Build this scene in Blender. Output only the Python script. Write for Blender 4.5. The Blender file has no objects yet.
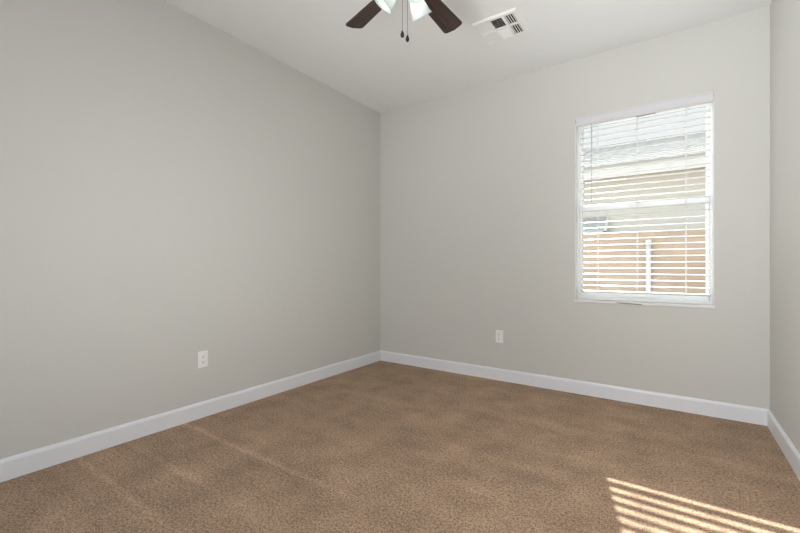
import bpy, bmesh, math, random
from mathutils import Vector, Matrix, Euler
random.seed(4)
SC = bpy.context.scene
COL = SC.collection
R = math.radians

# ------------------------------------------------------------------ camera
cam_d = bpy.data.cameras.new('camera')
cam = bpy.data.objects.new('camera', cam_d); COL.objects.link(cam)
cam.location = (0, 0, 1.04)
cam.rotation_euler = (R(90), 0, R(34.6))
cam_d.sensor_width = 36.0
cam_d.lens = 396 / 800 * 36.0
cam_d.clip_start = 0.02
SC.camera = cam

# ------------------------------------------------------------------ sky, sun, exposure
SC.view_settings.view_transform = 'Standard'
SC.view_settings.look = 'None'
SC.view_settings.gamma = 1.0
SC.view_settings.use_curve_mapping = False
SC.view_settings.exposure = 0.0
SC.cycles.use_denoising = True
SC.cycles.max_bounces = 16
SC.cycles.diffuse_bounces = 8
SC.cycles.transparent_max_bounces = 24

w = bpy.data.worlds.new('sky'); SC.world = w; w.use_nodes = True
nt = w.node_tree; nt.nodes.clear()
wo = nt.nodes.new('ShaderNodeOutputWorld'); bg = nt.nodes.new('ShaderNodeBackground')
tc = nt.nodes.new('ShaderNodeTexCoord'); sx = nt.nodes.new('ShaderNodeSeparateXYZ')
rp = nt.nodes.new('ShaderNodeValToRGB')
nt.links.new(tc.outputs['Generated'], sx.inputs[0])
nt.links.new(sx.outputs['Z'], rp.inputs['Fac'])
rp.color_ramp.elements[0].position = 0.0; rp.color_ramp.elements[0].color = (.93, .95, .98, 1)
rp.color_ramp.elements[1].position = 0.36; rp.color_ramp.elements[1].color = (.94, .96, .99, 1)
e = rp.color_ramp.elements.new(0.7); e.color = (1.45, 1.6, 1.8, 1)
nt.links.new(rp.outputs[0], bg.inputs['Color']); nt.links.new(bg.outputs[0], wo.inputs['Surface'])
bg.inputs['Strength'].default_value = 1.0

sun_d = bpy.data.lights.new('sun', 'SUN'); sun = bpy.data.objects.new('sun', sun_d); COL.objects.link(sun)
sun_d.energy = 28.0; sun_d.angle = R(0.65); sun_d.color = (1.0, .965, .92)
SUN = Vector((-.25, 1.0, .597)).normalized()
sun.rotation_euler = SUN.to_track_quat('Z', 'Y').to_euler()
sun.location = (0, 6, 4)

def area(name, loc, rot, sx_, sy_, power, colour):
    d = bpy.data.lights.new(name, 'AREA'); d.shape = 'RECTANGLE'; d.size = sx_; d.size_y = sy_
    d.energy = power; d.color = colour
    o = bpy.data.objects.new(name, d); COL.objects.link(o); o.location = loc; o.rotation_euler = rot
    return o
# added fill lamps, unseen behind the camera, each aimed to brighten part of the room
def fill_light(pos, tgt, sx_, sy_, power, spread):
    o = area('added_fill', pos, (Vector(pos) - Vector(tgt)).to_track_quat('Z', 'Y').to_euler(), sx_, sy_, power, (.98, .985, 1.0))
    o.data.spread = R(spread)
fill_light((-.6, -.9, .6), (-.6, -.9 + .643, .6 + .766), 1.2, .8, 17.5, 180)
fill_light((-2.0, -.8, 1.4), (.60, 2.0, 1.7), .9, 1.5, 12.5, 58)
fill_light((-.5, -.8, .9), (-.5, 2.7, 2.9), .9, 1.5, 12.0, 66)
fill_light((-.2, -.8, 1.3), (-2.9, 2.45, 1.2), .9, 1.5, 6.0, 58)
fill_light((-.5, -.8, 2.1), (-.1, 2.5, 0), .9, .5, 5.5, 60)

# ------------------------------------------------------------------ materials
def new_mat(name):
    m = bpy.data.materials.new(name); m.use_nodes = True
    n = m.node_tree; b = n.nodes['Principled BSDF']
    return m, n, b
def plain(name, col, rough=.5, metal=0, spec=.5, bump=None):
    m, n, b = new_mat(name)
    b.inputs['Base Color'].default_value = (*col, 1); b.inputs['Roughness'].default_value = rough
    b.inputs['Metallic'].default_value = metal
    b.inputs['Specular IOR Level'].default_value = spec
    if bump:
        sc_, st, dist = bump
        t = n.nodes.new('ShaderNodeTexCoord'); no = n.nodes.new('ShaderNodeTexNoise'); bu = n.nodes.new('ShaderNodeBump')
        no.inputs['Scale'].default_value = sc_; no.inputs['Detail'].default_value = 3
        bu.inputs['Strength'].default_value = st; bu.inputs['Distance'].default_value = dist
        n.links.new(t.outputs['Object'], no.inputs['Vector']); n.links.new(no.outputs['Fac'], bu.inputs['Height'])
        n.links.new(bu.outputs[0], b.inputs['Normal'])
    return m
WALL = (.563, .562, .532)
m_wall = plain('wall_paint', WALL, .85, spec=.2, bump=(90, .12, .004))
m_ceil = plain('ceiling_paint', (.79, .80, .80), .9, spec=.2, bump=(60, .15, .004))
m_trim = plain('trim_white', (.72, .74, .77), .35)
m_reveal = plain('reveal_paint', (.72, .72, .72), .7, spec=.3)
m_vinyl = plain('window_vinyl', (.70, .72, .72), .35)
m_slat = plain('blind_slat_white', (.55, .55, .55), .4)
m_cord = plain('cord_white', (.62, .62, .61), .8)
m_clear = plain('wand_plastic', (.50, .51, .52), .3)
m_dark = plain('dark_gap', (.02, .02, .02), .6)
m_plate = plain('plate_white', (.80, .80, .78), .35)
m_metalw = plain('register_enamel', (.80, .80, .78), .4)
m_duct_shade = plain('duct_shade', (.022, .018, .016), .8)  # near-black colour stands in for shade in a deep duct
m_bronze = plain('dark_bronze', (.035, .027, .022), .35, metal=.8)
m_brush = plain('brushed_nickel', (.5, .49, .47), .3, metal=1)
m_chain = plain('chain_metal', (.10, .095, .09), .35, metal=.6)
m_tag = plain('tan_label', (.30, .26, .19), .7)
m_stucco = plain('stucco', (.84, .82, .76), .95, spec=.1, bump=(25, .4, .01))
m_fascia = plain('fascia_paint', (.82, .80, .75), .7)
m_soffit = plain('soffit_brown', (.62, .50, .38), .8)
m_pvc = plain('white_pipe', (.55, .56, .57), .4)
m_awn = plain('grey_metal_awning', (.52, .54, .54), .8)

def carpet_mat():
    m, n, b = new_mat('carpet_pile'); L = n.links
    t = n.nodes.new('ShaderNodeTexCoord')
    def noise(scale, det, rough=.5, vec=None):
        x = n.nodes.new('ShaderNodeTexNoise'); x.inputs['Scale'].default_value = scale
        x.inputs['Detail'].default_value = det; x.inputs['Roughness'].default_value = rough
        L.new(vec or t.outputs['Object'], x.inputs['Vector']); return x
    n1 = noise(82, 3, .85); n2 = noise(170, 3, .9)
    fine = n.nodes.new('ShaderNodeMix'); fine.inputs['Factor'].default_value = .5
    L.new(n1.outputs['Fac'], fine.inputs['A']); L.new(n2.outputs['Fac'], fine.inputs['B'])
    r1 = n.nodes.new('ShaderNodeValToRGB'); e = r1.color_ramp.elements
    e[0].position = .40; e[0].color = (.125, .070, .038, 1)
    e[1].position = .60; e[1].color = (.53, .37, .25, 1)
    L.new(fine.outputs['Result'], r1.inputs['Fac'])
    # brushed-over patches of pile
    blot = noise(4.2, 4, .62)
    mr = n.nodes.new('ShaderNodeMapRange'); mr.inputs['From Min'].default_value = .35; mr.inputs['From Max'].default_value = .68
    mr.inputs['To Min'].default_value = .86; mr.inputs['To Max'].default_value = 1.22
    L.new(blot.outputs['Fac'], mr.inputs['Value'])
    # vacuum lines: long streaks along x
    mp = n.nodes.new('ShaderNodeMapping'); mp.inputs['Scale'].default_value = (.35, 7, 1)
    L.new(t.outputs['Object'], mp.inputs['Vector'])
    st = noise(1.3, 2, .5, mp.outputs[0])
    mr2 = n.nodes.new('ShaderNodeMapRange'); mr2.inputs['From Min'].default_value = .3; mr2.inputs['From Max'].default_value = .7
    mr2.inputs['To Min'].default_value = .95; mr2.inputs['To Max'].default_value = 1.06
    L.new(st.outputs['Fac'], mr2.inputs['Value'])
    # three narrow raised wheel tracks
    sp = n.nodes.new('ShaderNodeSeparateXYZ'); L.new(t.outputs['Object'], sp.inputs[0])
    last = None
    def math_(op, a, bb):
        x = n.nodes.new('ShaderNodeMath'); x.operation = op
        for i, v in enumerate((a, bb)):
            if v is None: continue
            if isinstance(v, (int, float)): x.inputs[i].default_value = v
            else: L.new(v, x.inputs[i])
        return x.outputs[0]
    def sm(v, a, bb, c, d):
        x = n.nodes.new('ShaderNodeMapRange'); x.interpolation_type = 'SMOOTHSTEP'
        x.inputs['From Min'].default_value = a; x.inputs['From Max'].default_value = bb
        x.inputs['To Min'].default_value = c; x.inputs['To Max'].default_value = d
        L.new(v, x.inputs['Value']); return x.outputs[0]
    for (y0, amp, xa, xb) in ((1.345, .24, -1.5, -1.1), (.775, .2, -2.0, -1.6), (1.02, .16, -1.9, -1.5)):
        wv = noise(3, 2).outputs['Fac']
        yy = math_('ADD', sp.outputs['Y'], math_('MULTIPLY', math_('SUBTRACT', wv, .5), .05))
        dist = math_('ABSOLUTE', math_('SUBTRACT', yy, y0), None)
        line = math_('MULTIPLY', sm(dist, .0, .030, amp, 0), sm(sp.outputs['X'], xa, xb, 1, 0))
        last = line if last is None else math_('ADD', last, line)
    tot = math_('MULTIPLY', mr.outputs[0], math_('MULTIPLY', mr2.outputs[0], math_('ADD', last, 1.0)))
    mx = n.nodes.new('ShaderNodeVectorMath'); mx.operation = 'SCALE'
    L.new(r1.outputs[0], mx.inputs[0]); L.new(tot, mx.inputs['Scale'])
    L.new(mx.outputs[0], b.inputs['Base Color'])
    b.inputs['Roughness'].default_value = 1; b.inputs['Specular IOR Level'].default_value = .05
    b.inputs['Sheen Weight'].default_value = .08; b.inputs['Sheen Roughness'].default_value = .6
    bu = n.nodes.new('ShaderNodeBump'); bu.inputs['Strength'].default_value = .55; bu.inputs['Distance'].default_value = .006
    L.new(fine.outputs['Result'], bu.inputs['Height']); L.new(bu.outputs[0], b.inputs['Normal'])
    return m
m_carpet = carpet_mat()

def wood_mat():
    m, n, b = new_mat('dark_walnut_blade'); L = n.links
    t = n.nodes.new('ShaderNodeTexCoord'); mp = n.nodes.new('ShaderNodeMapping'); mp.inputs['Scale'].default_value = (4, 70, 10)
    no = n.nodes.new('ShaderNodeTexNoise'); no.inputs['Scale'].default_value = 1.4; no.inputs['Detail'].default_value = 5
    r = n.nodes.new('ShaderNodeValToRGB'); e = r.color_ramp.elements
    e[0].position = .35; e[0].color = (.022, .011, .009, 1); e[1].position = .7; e[1].color = (.075, .040, .032, 1)
    L.new(t.outputs['Object'], mp.inputs[0]); L.new(mp.outputs[0], no.inputs['Vector']); L.new(no.outputs['Fac'], r.inputs[0])
    L.new(r.outputs[0], b.inputs['Base Color']); b.inputs['Roughness'].default_value = .45
    return m
m_wood = wood_mat()

def block_mat():
    m, n, b = new_mat('pinkish_block_wall'); L = n.links
    t = n.nodes.new('ShaderNodeTexCoord'); mp = n.nodes.new('ShaderNodeMapping'); mp.inputs['Rotation'].default_value = (R(90), 0, 0)
    br = n.nodes.new('ShaderNodeTexBrick'); br.inputs['Scale'].default_value = 1
    br.inputs['Brick Width'].default_value = .4; br.inputs['Row Height'].default_value = .2
    br.inputs['Mortar Size'].default_value = .006
    br.inputs['Color1'].default_value = (.44, .345, .275, 1); br.inputs['Color2'].default_value = (.40, .315, .25, 1)
    br.inputs['Mortar'].default_value = (.40, .32, .265, 1)
    no = n.nodes.new('ShaderNodeTexNoise'); no.inputs['Scale'].default_value = 4; no.inputs['Detail'].default_value = 5
    mr = n.nodes.new('ShaderNodeMapRange'); mr.inputs['To Min'].default_value = .85; mr.inputs['To Max'].default_value = 1.15
    sc_ = n.nodes.new('ShaderNodeVectorMath'); sc_.operation = 'SCALE'
    L.new(t.outputs['Object'], mp.inputs[0]); L.new(mp.outputs[0], br.inputs['Vector'])
    L.new(t.outputs['Object'], no.inputs['Vector']); L.new(no.outputs['Fac'], mr.inputs['Value'])
    L.new(br.outputs['Color'], sc_.inputs[0]); L.new(mr.outputs[0], sc_.inputs['Scale'])
    L.new(sc_.outputs[0], b.inputs['Base Color']); b.inputs['Roughness'].default_value = .95
    b.inputs['Specular IOR Level'].default_value = .1
    return m
m_block = block_mat()
m_tile = plain('grey_roof_tile', (.50, .50, .48), 1, spec=0)
m_tile2 = plain('grey_roof_tile_pale', (.50, .50, .48), .85)

def ground_mat():
    m, n, b = new_mat('gravel'); L = n.links
    no = n.nodes.new('ShaderNodeTexNoise'); no.inputs['Scale'].default_value = 40; no.inputs['Detail'].default_value = 4
    t = n.nodes.new('ShaderNodeTexCoord'); r = n.nodes.new('ShaderNodeValToRGB'); e = r.color_ramp.elements
    e[0].position = .3; e[0].color = (.35, .28, .22, 1); e[1].position = .7; e[1].color = (.68, .58, .48, 1)
    L.new(t.outputs['Object'], no.inputs['Vector']); L.new(no.outputs['Fac'], r.inputs[0]); L.new(r.outputs[0], b.inputs['Base Color'])
    b.inputs['Roughness'].default_value = 1
    return m
m_ground = ground_mat()

def glass_mat():
    m = bpy.data.materials.new('window_glass'); m.use_nodes = True; n = m.node_tree; n.nodes.clear()
    o = n.nodes.new('ShaderNodeOutputMaterial'); tr = n.nodes.new('ShaderNodeBsdfTransparent'); gl = n.nodes.new('ShaderNodeBsdfGlossy')
    tr.inputs[0].default_value = (.95, .97, .965, 1); gl.inputs['Roughness'].default_value = .02
    fr = n.nodes.new('ShaderNodeFresnel'); fr.inputs['IOR'].default_value = 1.12
    mx = n.nodes.new('ShaderNodeMixShader')
    n.links.new(fr.outputs[0], mx.inputs[0]); n.links.new(tr.outputs[0], mx.inputs[1]); n.links.new(gl.outputs[0], mx.inputs[2])
    n.links.new(mx.outputs[0], o.inputs['Surface'])
    return m
m_glass = glass_mat()

def shade_mat():
    m = bpy.data.materials.new('frosted_glass'); m.use_nodes = True; n = m.node_tree; n.nodes.clear()
    o = n.nodes.new('ShaderNodeOutputMaterial'); d = n.nodes.new('ShaderNodeBsdfDiffuse'); t = n.nodes.new('ShaderNodeBsdfTranslucent')
    g = n.nodes.new('ShaderNodeBsdfGlossy'); g.inputs['Roughness'].default_value = .25
    d.inputs[0].default_value = (.62, .66, .66, 1); t.inputs[0].default_value = (.90, .94, .93, 1)
    a = n.nodes.new('ShaderNodeMixShader'); a.inputs[0].default_value = .45
    b = n.nodes.new('ShaderNodeMixShader'); b.inputs[0].default_value = .05
    n.links.new(d.outputs[0], a.inputs[1]); n.links.new(t.outputs[0], a.inputs[2])
    n.links.new(a.outputs[0], b.inputs[1]); n.links.new(g.outputs[0], b.inputs[2]); n.links.new(b.outputs[0], o.inputs['Surface'])
    return m
m_shade = shade_mat()
def emit(name, col, s):
    m, n, b = new_mat(name)
    b.inputs['Base Color'].default_value = (*col, 1)
    b.inputs['Emission Color'].default_value = (*col, 1); b.inputs['Emission Strength'].default_value = s
    return m
m_bulb = emit('lit_bulb', (1.0, .96, .90), 7)

# ------------------------------------------------------------------ mesh helpers
def box(bm, x0, x1, y0, y1, z0, z1):
    v = [bm.verts.new(p) for p in ((x0,y0,z0),(x1,y0,z0),(x1,y1,z0),(x0,y1,z0),(x0,y0,z1),(x1,y0,z1),(x1,y1,z1),(x0,y1,z1))]
    for f in ((0,3,2,1),(4,5,6,7),(0,1,5,4),(1,2,6,5),(2,3,7,6),(3,0,4,7)): bm.faces.new([v[i] for i in f])
    return v
def prism(bm, pts, vec):
    """closed outline pts (3D), extruded by vec"""
    vec = Vector(vec)
    a = [bm.verts.new(p) for p in pts]; b = [bm.verts.new(Vector(p) + vec) for p in pts]
    bm.faces.new(a); bm.faces.new(list(reversed(b)))
    for i in range(len(a)):
        j = (i + 1) % len(a); bm.faces.new((a[j], a[i], b[i], b[j]))
def lathe(bm, prof, M=Matrix(), seg=32, close=False):
    """prof: list of (r, z); revolved about z"""
    rings = []
    for r, z in prof:
        if r < 1e-6: rings.append([bm.verts.new(M @ Vector((0, 0, z)))])
        else: rings.append([bm.verts.new(M @ Vector((r * math.cos(2*math.pi*k/seg), r * math.sin(2*math.pi*k/seg), z))) for k in range(seg)])
    n = len(rings)
    for i in range(n if close else n - 1):
        a, b = rings[i], rings[(i + 1) % n]
        for k in range(seg):
            k2 = (k + 1) % seg
            if len(a) == 1 and len(b) == 1: continue
            if len(a) == 1: bm.faces.new((a[0], b[k], b[k2]))
            elif len(b) == 1: bm.faces.new((a[k], b[0], a[k2]))
            else: bm.faces.new((a[k], b[k], b[k2], a[k2]))
def tube(bm, pts, r, seg=10):
    pts = [Vector(p) for p in pts]; rings = []
    for i, p in enumerate(pts):
        d = (pts[min(i+1, len(pts)-1)] - pts[max(i-1, 0)]).normalized()
        u = d.orthogonal().normalized() if i == 0 else (rings_u - d * rings_u.dot(d)).normalized()
        rings_u = u; v = d.cross(u)
        rings.append([bm.verts.new(p + r * (math.cos(2*math.pi*k/seg) * u + math.sin(2*math.pi*k/seg) * v)) for k in range(seg)])
    for a, b in zip(rings, rings[1:]):
        for k in range(seg): bm.faces.new((a[k], a[(k+1) % seg], b[(k+1) % seg], b[k]))
    bm.faces.new(list(reversed(rings[0]))); bm.faces.new(rings[-1])
def obj(name, bm, mat, parent=None, bevel=0, smooth=False):
    bmesh.ops.recalc_face_normals(bm, faces=bm.faces)
    me = bpy.data.meshes.new(name); bm.to_mesh(me); bm.free()
    for m in (mat if isinstance(mat, (list, tuple)) else [mat]): me.materials.append(m)
    if smooth:
        for p in me.polygons: p.use_smooth = True
    o = bpy.data.objects.new(name, me); COL.objects.link(o)
    if parent: o.parent = parent
    if bevel:
        b = o.modifiers.new('bevel', 'BEVEL'); b.width = bevel; b.segments = 2; b.limit_method = 'ANGLE'
    return o
def B(): return bmesh.new()
def bx(*a):
    bm = bmesh.new(); box(bm, *a); return bm
def thing(name, label, cat, loc=(0,0,0), rot=(0,0,0), group=None):
    o = bpy.data.objects.new(name, None); COL.objects.link(o); o.location = loc; o.rotation_euler = rot
    o.empty_display_size = .05
    o['label'] = label; o['category'] = cat
    if group: o['group'] = group
    return o
def tag(o, label, cat, group=None):
    o['label'] = label; o['category'] = cat
    if group: o['group'] = group
    return o
def struct(name, bm, mat, parent=None, bevel=0, label=None, cat=None):
    o = obj(name, bm, mat, parent, bevel)
    if parent is None:
        o['kind'] = 'structure'
        o['label'] = label; o['category'] = cat
    return o

# ------------------------------------------------------------------ room shell
XL, XR, YB, YR, H = -2.68, .52, 3.50, -.34, 2.74
WX0, WX1, WZ0, WZ1 = -.665, .235, .765, 2.253        # window opening
T = .15
struct('floor', bx(XL-T, XR+T, YR-T, YB+T, -.1, 0), m_carpet, label='brown speckled wall to wall carpet', cat='floor')
struct('ceiling', bx(XL-T, XR+T, YR-T, YB+T, H, H+.1), m_ceil, label='plain off-white ceiling above the fan', cat='ceiling')
struct('wall_left', bx(XL-T, XL, YR-T, YB+T, 0, H), m_wall, label='long bare greige wall on the left', cat='wall')
struct('wall_right', bx(XR, XR+T, YR-T, YB+T, 0, H), m_wall, label='bright narrow strip of wall at the right edge', cat='wall')
bm = B()
box(bm, XL, WX0, YB, YB+T, 0, H); box(bm, WX1, XR, YB, YB+T, 0, H)
box(bm, WX0, WX1, YB, YB+T, 0, WZ0); box(bm, WX0, WX1, YB, YB+T, WZ1, H)
struct('wall_back', bm, m_wall, label='greige wall that holds the window', cat='wall')
bm = B()
OX0, OX1, OZ = -2.35, .40, 2.40  # opening made up so the added lamps and sky light can enter
box(bm, XL, OX0, YR-T, YR, 0, H); box(bm, OX1, XR, YR-T, YR, 0, H); box(bm, OX0, OX1, YR-T, YR, OZ, H)
struct('wall_rear', bm, m_wall, label='unseen greige wall behind the camera, wide opening added for the fill lamps', cat='wall')
# painted linings of the window opening
bm = B(); t = .004
box(bm, WX0, WX0+t, YB-.001, YB+T, WZ0, WZ1); box(bm, WX1-t, WX1, YB-.001, YB+T, WZ0, WZ1)
box(bm, WX0+t, WX1-t, YB-.001, YB+T, WZ1-t, WZ1)
struct('trim_1', bm, m_reveal, label='white painted lining of the window opening', cat='trim')
# sill board
struct('trim_2', bx(WX0-.004, WX1+.004, YB-.010, YB+.075, WZ0-.016, WZ0+.004), m_reveal, bevel=.004, label='thin white sill edge under the window', cat='trim')
# baseboards
def baseboard(name, p0, p1, inward, label):
    h, th = .107, .015
    p0 = Vector((*p0, 0)); p1 = Vector((*p1, 0)); n = Vector((*inward, 0))
    prof = [(0, 0), (th, 0), (th, h-.016), (th-.004, h-.006), (th-.009, h), (0, h)]
    bm = B(); prism(bm, [p0 + n*a + Vector((0,0,b)) for a, b in prof], p1 - p0)
    struct(name, bm, m_trim, label=label, cat='baseboard')
baseboard('baseboard_left', (XL, YR), (XL, YB), (1, 0), 'white baseboard along the long left wall')
baseboard('baseboard_back', (XL, YB), (XR, YB), (0, -1), 'white baseboard along the wall with the window')
baseboard('baseboard_right', (XR, YB), (XR, YR), (-1, 0), 'white baseboard along the wall at the right edge')

# ------------------------------------------------------------------ window
FY0, FY1 = YB+.075, YB+T
win = bpy.data.objects.new('window_1', None); COL.objects.link(win); win['kind'] = 'structure'
win['label'] = 'white vinyl single-hung window behind the blind'; win['category'] = 'window'
win.location = (0, 0, 0)
def ring(bm, x0, x1, z0, z1, y0, y1, wl, wr=None, wb=None, wt=None):
    wr = wr or wl; wb = wb or wl; wt = wt or wl
    box(bm, x0, x0+wl, y0, y1, z0, z1); box(bm, x1-wr, x1, y0, y1, z0, z1)
    box(bm, x0+wl, x1-wr, y0, y1, z0, z0+wb); box(bm, x0+wl, x1-wr, y0, y1, z1-wt, z1)
ix0, ix1 = WX0+t, WX1-t
bm = B(); ring(bm, ix0, ix1, WZ0+.004, WZ1-t, FY0, FY1-.005, .016, .016, .024, .022)
# inner stop lines of the extrusion
ring(bm, ix0+.016, ix1-.016, WZ0+.028, WZ1-t-.022, FY0+.040, FY0+.048, .006)
obj('window_frame', bm, m_vinyl, win, .002)
sx0, sx1 = ix0+.016, ix1-.016
MZ = 1.527
bm = B(); ring(bm, sx0, sx1, MZ-.02, WZ1-t-.022, FY0+.042, FY0+.066, .021, .020, .036, .026)
us = obj('sash', bm, m_vinyl, win, .002)
bm = B(); box(bm, sx0+.019, sx1-.018, FY0+.052, FY0+.056, MZ+.010, WZ1-t-.044); obj('glass_pane', bm, m_glass, us)
bm = B(); ring(bm, sx0+.001, sx1-.001, WZ0+.028, MZ+.012, FY0+.012, FY0+.038, .020, .020, .046, .040)
box(bm, sx0+.30, sx0+.55, FY0+.004, FY0+.012, WZ0+.036, WZ0+.046)
ls = obj('sash', bm, m_vinyl, win, .002)
bm = B(); box(bm, sx0+.018, sx1-.018, FY0+.023, FY0+.027, WZ0+.071, MZ-.025); obj('glass_pane', bm, m_glass, ls)
bm = B(); box(bm, -.245, -.185, FY0+.010, FY0+.030, MZ+.0125, MZ+.020); box(bm, -.222, -.208, FY0+.002, FY0+.02, MZ+.020, MZ+.027)
obj('sash_lock', bm, m_vinyl, win, .0015)

m_gasket = plain('glazing_gasket', (.16, .16, .16), .7)
bm = B(); ring(bm, sx0+.0185, sx1-.0165, WZ0+.070, MZ-.026, FY0+.016, FY0+.022, .003, .003, .003, .006); obj('gasket', bm, m_gasket, ls)
bm = B(); ring(bm, sx0+.0185, sx1-.0175, MZ+.012, WZ1-t-.046, FY0+.044, FY0+.051, .003, .003, .003, .003); obj('gasket', bm, m_gasket, us)

# ------------------------------------------------------------------ blind
SX0, SX1, SY = -.624, .216, YB+.034
bl = thing('window_blind', 'white horizontal-slat blind lowered over the window, slats open', 'window blind', (SX0/2+SX1/2, SY, WZ1-.06))
off = Vector(bl.location)
def P(bm): bmesh.ops.translate(bm, verts=bm.verts, vec=-off); return bm
obj('head_rail', P(bx(SX0-.02, SX1+.004, SY-.022, SY+.028, WZ1-.052, WZ1-.006)), m_slat, bl, .002)
m_val = plain('valance_white', (.60, .60, .615), .45)
bm = B()   # moulded valance with a small lip at top and bottom
vz0, vz1 = WZ1-.066, WZ1+.004
prof = [(0, vz0), (-.012, vz0), (-.014, vz0+.004), (-.012, vz0+.010), (-.009, vz0+.014), (-.009, vz1-.012), (-.012, vz1-.008), (-.012, vz1), (0, vz1)]
prism(bm, [(WX0+.008, YB+.006+a, z) for a, z in prof], (WX1-WX0-.014, 0, 0))
obj('valance', P(bm), m_val, bl)
for x, zt in ((WX0+.0045, WZ1-.002), (WX1-.0045, WZ1+.012)):
    bm = B(); box(bm, x-.0018, x+.0018, YB-.008, YB+.02, zt-.045, zt); obj('mounting_bracket', P(bm), m_brush, bl)
# slats
pitch = .0463; tilt = R(3)
def slat_bm(n_round=8):
    bm = B(); W2, th = .025, .0026
    top, bot = [], []
    for i in range(n_round + 1):
        u = -1 + 2*i/n_round
        y = u*W2; z = .0028*(1-u*u)
        y2 = y*math.cos(tilt) - z*math.sin(tilt); z2 = y*math.sin(tilt) + z*math.cos(tilt)
        top.append((0, y2, z2 + th/2)); bot.append((0, y2, z2 - th/2))
    prism(bm, [(SX0-off.x, a[1], a[2]) for a in top + bot[::-1]], (SX1-SX0, 0, 0))
    return bm
zs = []; z = .887
while z < WZ1-.085: zs.append(z); z += pitch
s0 = obj('slat', slat_bm(), m_slat, bl)
for i, z in enumerate(zs):
    o = s0 if i == 0 else s0.copy()
    if i: COL.objects.link(o); o.parent = bl
    o.location = (0, 0, z - off.z)
br_ = obj('bottom_rail', bx(SX0-off.x, SX1-off.x, -.025, .025, -.0065, .0065), m_slat, bl, .004)
br_.location = (0, 0, .838 - off.z); br_.rotation_euler = (tilt, 0, 0)
for k, cx in enumerate((-.501, -.226, .077)):
    bm = B()
    for dx in (-.004, .004):
        for y in (SY-.0268, SY+.0268):
            tube(bm, [(cx+dx, y, .838), (cx+dx, y, WZ1-.05)], .0009, 6)
    tube(bm, [(cx, SY+.0285, .842), (cx, SY+.0285, WZ1-.05)], .0012, 6)
    for z in zs:
        for dx in (-.004, .004):
            tube(bm, [(cx+dx, SY-.0268, z-.006), (cx+dx, SY+.0268, z+.0012)], .0006, 4)
    obj('ladder_cord', P(bm), m_cord, bl)
    bm = B(); lathe(bm, [(0, -.004), (.006, -.004), (.006, 0), (0, 0)], Matrix.Translation((cx, SY, .832)), 12); obj('cord_button', P(bm), m_cord, bl)
bm = B(); tube(bm, [(-.540, YB-.001, WZ1-.074), (-.540, YB-.002, 1.56)], .0036, 8); wn = obj('tilt_wand', P(bm), m_clear, bl, smooth=True)
bm = B(); tube(bm, [(-.540, YB+.004, WZ1-.055), (-.540, YB-.001, WZ1-.0765)], .0022, 8); obj('wand_hook', P(bm), m_chain, bl)
bm = B(); box(bm, -.232, -.108, YB-.0075, YB-.0065, WZ1-.0785, WZ1-.0735)
prism(bm, [(-.232, YB-.0075, WZ1-.080), (-.108, YB-.0075, WZ1-.0745), (-.108, YB-.0075, WZ1-.071), (-.232, YB-.0075, WZ1-.074)], (0, .001, 0))
bl_tag = obj('paper_label', P(bm), m_tag, bl)
# chipped paint tag on the sill edge
bm = B(); prism(bm, [(-.364, YB-.0125, WZ0-.010), (-.30, YB-.0125, WZ0-.0135), (-.187, YB-.0125, WZ0-.016), (-.20, YB-.0125, WZ0-.009), (-.28, YB-.0125, WZ0-.005), (-.36, YB-.0125, WZ0-.004)], (0, .002, 0))
tag(obj('sill_tag', bm, m_tag), 'small tan paper strip stuck on the window sill edge', 'label')

# ------------------------------------------------------------------ outlets
def outlet(loc, rz, label):
    t = thing('wall_outlet', label, 'outlet', loc, (0, 0, rz), 'duplex wall outlets')
    # local: x along wall, -y out into the room
    bm = B(); w_, h_ = .035, .0575
    box(bm, -w_, w_, -.006, 0, -h_, h_)
    obj('cover_plate', bm, m_plate, t, .003)
    for s in (-1, 1):
        bm = B(); pts = []
        for k in range(24):
            a = 2*math.pi*k/24; x = .0172*math.cos(a); z = .0172*math.sin(a)
            z = max(-.0135, min(.0135, z)); pts.append((x, -.0085, z + s*.0195))
        prism(bm, pts, (0, .003, 0))
        rc = obj('receptacle', bm, m_plate, t)
        bm = B(); c = s*.0195
        box(bm, -.0075, -.0050, -.0090, -.0084, c-.001, c+.007); box(bm, .0050, .0072, -.0090, -.0084, c, c+.007)
        lathe(bm, [(0, 0), (.0028, 0), (.0028, .0006), (0, .0006)], Matrix.Translation((0, -.0084, c-.006)) @ Matrix.Rotation(R(90), 4, 'X'), 12)
        obj('slot', bm, m_dark, rc)
    bm = B(); lathe(bm, [(0, 0), (.0035, 0), (.003, .0012), (0, .0014)], Matrix.Translation((0, -.006, 0)) @ Matrix.Rotation(R(90), 4, 'X'), 16)
    obj('screw', bm, m_plate, t)
    return t
outlet((XL, 1.481, .398), R(90), 'white duplex outlet low on the long left wall')
outlet((-1.308, YB, .400), 0, 'white duplex outlet low on the window wall, left of the window')

# ------------------------------------------------------------------ ceiling register
vx0, vx1, vy0, vy1 = -1.163, -.848, 2.568, 2.885
vc = Vector(((vx0+vx1)/2, (vy0+vy1)/2, H))
vt = thing('ceiling_vent', 'square white louvred air register on the ceiling beside the fan', 'air vent', vc)
def V(bm): bmesh.ops.translate(bm, verts=bm.verts, vec=-vc); return bm
obj('duct_backing', V(bx(vx0+.02, vx1-.02, vy0+.02, vy1-.02, H-.0015, H-.0005)), m_duct_shade, vt)  # flat dark sheet under the solid ceiling, painted as the unlit cavity
cells_x = [(-1.143, -1.052), (-1.040, -.962), (-.943, -.884)]
cells_x = [(-1.146, -1.052), (-1.040, -.960), (-.943, -.880)]
cells_y = [(2.600, 2.718), (2.734, 2.856)]
bm = B(); z0, z1 = H-.012, H-.0005
xs = [vx0+.008] + [v for c in cells_x for v in c] + [vx1-.008]
for i in range(0, len(xs), 2): box(bm, xs[i], xs[i+1], vy0+.008, vy1-.008, z0, z1)
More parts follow.
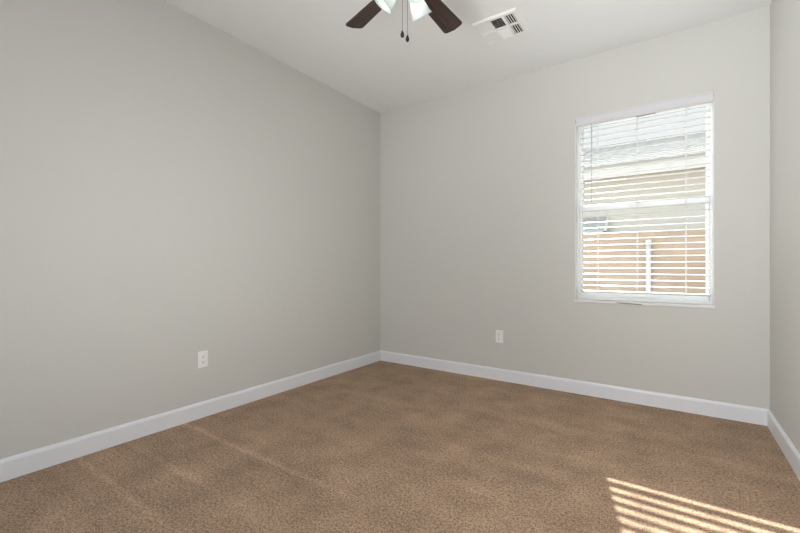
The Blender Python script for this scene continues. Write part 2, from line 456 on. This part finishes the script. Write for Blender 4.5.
for c in cells_x:
    ys = [vy0+.008] + [v for d in cells_y for v in d] + [vy1-.008]
    for i in range(0, len(ys), 2): box(bm, c[0], c[1], ys[i], ys[i+1], z0, z1)
# thin sloped outer rim
lo = [(vx0, vy0), (vx1, vy0), (vx1, vy1), (vx0, vy1)]; hi = [(vx0+.008, vy0+.008), (vx1-.008, vy0+.008), (vx1-.008, vy1-.008), (vx0+.008, vy1-.008)]
a = [bm.verts.new((*p, H-.001)) for p in lo]; b = [bm.verts.new((*p, H-.012)) for p in hi]
a2 = [bm.verts.new((*p, H-.0002)) for p in lo]; b2 = [bm.verts.new((*p, H-.0002)) for p in hi]
for i in range(4):
    j = (i+1) % 4
    bm.faces.new((a[i], a[j], b[j], b[i])); bm.faces.new((a2[i], a2[j], a[j], a[i])); bm.faces.new((b[i], b[j], b2[j], b2[i])); bm.faces.new((b2[i], b2[j], a2[j], a2[i]))
obj('register_frame', V(bm), m_metalw, vt)
def vane(bm, c0, c1, axis, lo_, hi_, ang, wd=.013, th=.0008):
    """a thin bent louvre along 'axis' centred at c0 across, tilted by ang"""
    dx, dz = math.cos(ang)*wd/2, math.sin(ang)*wd/2
    nx, nz = -math.sin(ang)*th/2, math.cos(ang)*th/2
    q = [(-dx-nx, -dz-nz), (dx-nx, dz-nz), (dx+nx, dz+nz), (-dx+nx, -dz+nz)]
    zc = H-.0075
    if axis == 'y': prism(bm, [(c0+a_, lo_, zc+b_) for a_, b_ in q], (0, hi_-lo_, 0))
    else: prism(bm, [(lo_, c0+a_, zc+b_) for a_, b_ in q], (hi_-lo_, 0, 0))
for ci, (cx0, cx1) in enumerate(cells_x):
    for cj, (cy0, cy1) in enumerate(cells_y):
        bm = B()
        if ci == 1:
            n = 9
            for k in range(n):
                y = cy0 + (k+.5)*(cy1-cy0)/n
                vane(bm, y, 0, 'x', cx0, cx1, R(33 if cj == 0 else -38), .009 if cj == 0 else .013, .0006)
        else:
            n = 8 if ci == 0 else 4
            for k in range(n):
                x = cx0 + (k+.5)*(cx1-cx0)/n
                vane(bm, x, 0, 'y', cy0, cy1, R(-20 if ci == 2 else 28), .007 if ci == 2 else .013)
        obj('louvre_bank', V(bm), m_metalw, vt)
bm = B(); box(bm, -.955, -.949, 2.72, 2.732, H-.018, H-.012); obj('damper_lever', V(bm), m_metalw, vt, .001)

# ------------------------------------------------------------------ ceiling fan
FX, FY = -1.067, 1.608
fan = thing('ceiling_fan', 'five-blade ceiling fan with dark wood blades and frosted glass lamp shades', 'ceiling fan', (FX, FY, H))
BZ = 2.45 - H
def FB(): return bmesh.new()
bm = B(); lathe(bm, [(0, 0), (.075, 0), (.078, -.012), (.070, -.045), (.035, -.055), (0, -.055)], seg=40); obj('canopy', bm, m_bronze, fan, smooth=True)
bm = B(); lathe(bm, [(0, -.05), (.016, -.05), (.016, -.14), (0, -.14)], seg=20); obj('downrod', bm, m_bronze, fan, smooth=True)
bm = B(); lathe(bm, [(0, -.125), (.05, -.13), (.098, -.155), (.108, -.19), (.108, -.235), (.092, -.262), (.06, -.275), (0, -.278)], seg=48); obj('motor_housing', bm, m_bronze, fan, smooth=True)
def blade_bm():
    bm = B(); r0, r1 = .150, .517; w0, w1 = .045, .060; cr = .022; th = .006
    pts = [(r0, -w0), (r0, w0)]
    pts = []
    def corner(cx, cy, a0, a1, r, n=6):
        for i in range(n+1):
            a = a0 + (a1-a0)*i/n; pts.append((cx + r*math.cos(a), cy + r*math.sin(a)))
    corner(r0+.02, -w0+.02, math.pi*1.5, math.pi, .02); corner(r0+.02, w0-.02, math.pi, math.pi/2, .02)
    corner(r1-cr-.008, w1-cr, math.pi/2, R(15), cr)
    pts.append((r1, 0))
    corner(r1-cr-.008, -w1+cr, R(-15), -math.pi/2, cr)
    prism(bm, [(x, y, -th/2) for x, y in pts], (0, 0, th)); return bm
def iron_bm():
    bm = B()
    outline = [(.07, -.016), (.07, .016), (.11, .014), (.145, .024), (.185, .036), (.205, .028), (.205, -.028), (.185, -.036), (.145, -.024), (.11, -.014)]
    prism(bm, [(x, y, .004) for x, y in outline], (0, 0, .005))
    for x, y in ((.17, .018), (.17, -.018), (.195, 0)):
        lathe(bm, [(0, -.0075), (.004, -.0075), (.005, -.0035), (0, -.003)], Matrix.Translation((x, y, 0)), 10)
    return bm
blade0 = iron0 = None
PITCH = R(-12)
for k in range(5):
    a = R(90.3 + 72*k)
    M = Matrix.Translation((0, 0, BZ)) @ Matrix.Rotation(a, 4, 'Z') @ Matrix.Rotation(PITCH, 4, 'X')
    if blade0 is None:
        blade0 = obj('blade', blade_bm(), m_wood, fan, .0012); o = blade0
        iron0 = obj('blade_iron', iron_bm(), m_bronze, blade0)
    else:
        o = blade0.copy(); COL.objects.link(o); o.parent = fan
        i2 = iron0.copy(); COL.objects.link(i2); i2.parent = o
    o.matrix_local = M
# light kit
bm = B(); lathe(bm, [(0, -.278), (.055, -.278), (.062, -.29), (.062, -.335), (.045, -.36), (.022, -.375), (.012, -.385), (0, -.388)], seg=40)
kit = obj('light_kit_body', bm, m_bronze, fan, smooth=True)
F2 = (-math.sin(R(34.6)), math.cos(R(34.6))); R2 = (F2[1], -F2[0])
for az in (41, 161, -76):
    az = R(az)
    h = Vector((math.sin(az)*R2[0] + math.cos(az)*F2[0], math.sin(az)*R2[1] + math.cos(az)*F2[1], 0))
    tl = R(40)
    ax = (h*math.sin(tl) + Vector((0, 0, -math.cos(tl)))).normalized()
    rimc = h*(.125 if az < 0 else .118) + Vector((0, 0, (2.332 if az < 0 else 2.312) - H))
    Lsh = .108
    neck = rimc - ax*Lsh
    M = Matrix.Translation(neck) @ ax.to_track_quat('Z', 'Y').to_matrix().to_4x4()
    bm = B(); tube(bm, [Vector((0, 0, -.315)) + h*.045, Vector((0, 0, -.312)) + h*.06 , neck - ax*.012 , neck - ax*.002], .009, 12)
    lathe(bm, [(0, -.014), (.024, -.014), (.030, -.004), (.030, .014), (.026, .014), (.026, 0), (0, 0)], M, 28)
    arm = obj('lamp_arm', bm, m_bronze, fan, smooth=True)
    out = [(.026, .004), (.027, .015), (.031, .03), (.038, .05), (.043, .07), (.047, .09), (.052, .102), (.057, Lsh)]
    inn = [(r-.003, z) for r, z in reversed(out)]
    bm = B(); lathe(bm, out + inn, M, 40, close=True)
    sh = obj('lamp_shade', bm, m_shade, fan, smooth=True)
    bm = B(); lathe(bm, [(0, .012), (.012, .014), (.013, .03), (.020, .045), (.024, .058), (.022, .072), (.012, .082), (0, .085)], M, 24)
    obj('light_bulb', bm, m_bulb, fan, smooth=True)
# pull chains
for lat, fwd, zend, col in ((.0095, -.005, 2.180, 0), (.0345, .01, 2.168, 0)):
    x = lat*R2[0] + fwd*F2[0] - .033*R2[0]; y = lat*R2[1] + fwd*F2[1] - .033*R2[1]
    zt = -.385 + .022; zb = zend - H
    bm = B(); tube(bm, [(x, y, zt), (x, y, zb)], .0009, 6)
    n = int((zt-zb)/.006)
    for i in range(n):
        lathe(bm, [(0, -.0015), (.0015, 0), (0, .0015)], Matrix.Translation((x, y, zt-i*.006)), 6)
    ch = obj('pull_chain', bm, m_chain, fan)
    bm = B(); lathe(bm, [(0, .006), (.003, .005), (.0045, 0), (.0085, -.010), (.0095, -.017), (.0075, -.024), (.003, -.028), (0, -.0285)], Matrix.Translation((x, y, zb)), 20)
    obj('pull_knob', bm, m_bronze, ch, smooth=True)

# ------------------------------------------------------------------ outside
GZ = -.15
struct('ground', bx(-12, 8, YB+T+.02, 16, GZ-.1, GZ), m_ground, label='gravel side yard outside the window', cat='ground')
FYD = 6.3
fw = tag(obj('garden_wall', bx(-9, 6, FYD, FYD+.15, GZ, 1.51), m_block), 'pinkish tan block wall outside, seen through the lower blind', 'garden wall')
def post(x, z1_, wdt, label, y=FYD-.06):
    t = thing('drain_pipe', label, 'pipe', (x, y, GZ))
    bm = B(); tube(bm, [(0, 0, 0), (0, 0, z1_-GZ-.05)], wdt/2, 20); obj('pipe', bm, m_pvc, t, smooth=True)
    bm = B(); lathe(bm, [(0, .055), (wdt/2+.002, .05), (wdt/2+.006, .03), (wdt/2+.006, -.02), (0, -.02)], Matrix.Translation((0, 0, z1_-GZ-.055)), 20); obj('cap', bm, m_pvc, t)
post(-.272, 1.40, .062, 'white upright pipe standing outside against the tan block wall', FYD-.055)
# neighbour's house
HY = 8.6; EY = 8.15; EZ = 2.86
nh = thing('neighbour_house', 'beige stucco house with grey tile roof beyond the block wall', 'house', (-2, HY, GZ))
ho = Vector(nh.location)
def N(bm): bmesh.ops.translate(bm, verts=bm.verts, vec=-ho); return bm
obj('stucco_wall', N(bx(-9, 6, HY, HY+8, GZ, EZ-.1)), m_stucco, nh)
obj('fascia', N(bx(-9.4, 6.4, EY-.03, EY, EZ-.20, EZ+.055)), m_fascia, nh)
obj('soffit', N(bx(-9.4, 6.4, EY, HY+.02, EZ-.12, EZ-.08)), m_soffit, nh)
bm = B()
sl = .33; ridY = 13.9
n = int((ridY-EY)/.33)
for i in range(n):        # stepped courses of curved tiles
    y0 = EY-.06 + i*.33; z0 = EZ+.03 + i*.33*sl
    pts = []; x = -9.4
    cols = 53
    row_lo, row_hi = [], []
    for c in range(cols*4+1):
        xx = -9.4 + c*(15.8/(cols*4)); hgt = .010*(.5+.5*math.cos(2*math.pi*c/4))
        xx += (i % 2)*.0
        row_lo.append((bm.verts.new((xx, y0, z0+hgt)), bm.verts.new((xx, y0+.36, z0+.36*sl+hgt*.9-.02)), bm.verts.new((xx, y0, z0-.03))))
    for (a1, b1, c1), (a2_, b2_, c2) in zip(row_lo, row_lo[1:]):
        bm.faces.new((a1, a2_, b2_, b1)); bm.faces.new((c1, c2, a2_, a1))
box(bm, -9.4, 6.4, ridY-.1, ridY+.1, EZ+(ridY-EY)*sl-.1, EZ+(ridY-EY)*sl+.06)
obj('tile_roof', N(bm), m_tile, nh)
# metal awning on the stucco wall
bm = B(); ax0, ax1 = -2.6, -1.05; az1, az0 = 1.99, 1.66; ay0 = HY-.45
nr = 12
for i in range(nr):
    xa = ax0 + (ax1-ax0)*i/nr; xb = ax0 + (ax1-ax0)*(i+1)/nr; xm = (xa+xb)/2
    prism(bm, [(xa, HY, az1), (xa, ay0, az0), (xm, ay0, az0), (xm, HY, az1)], (0, 0, .03))
    prism(bm, [(xm, HY, az1-.012), (xm, ay0, az0-.012), (xb, ay0, az0-.012), (xb, HY, az1-.012)], (0, 0, .03))
aw = obj('awning', N(bm), m_awn, nh)
bm = B(); box(bm, ax0, ax1+.03, ay0-.03, ay0, az0-.05, az0+.035)
prism(bm, [(ax1, HY, az1-.03), (ax1, ay0-.03, az0-.05), (ax1, ay0-.03, az0+.035), (ax1, HY, az1+.05)], (.04, 0, 0))
obj('awning_trim', N(bm), m_fascia, aw)
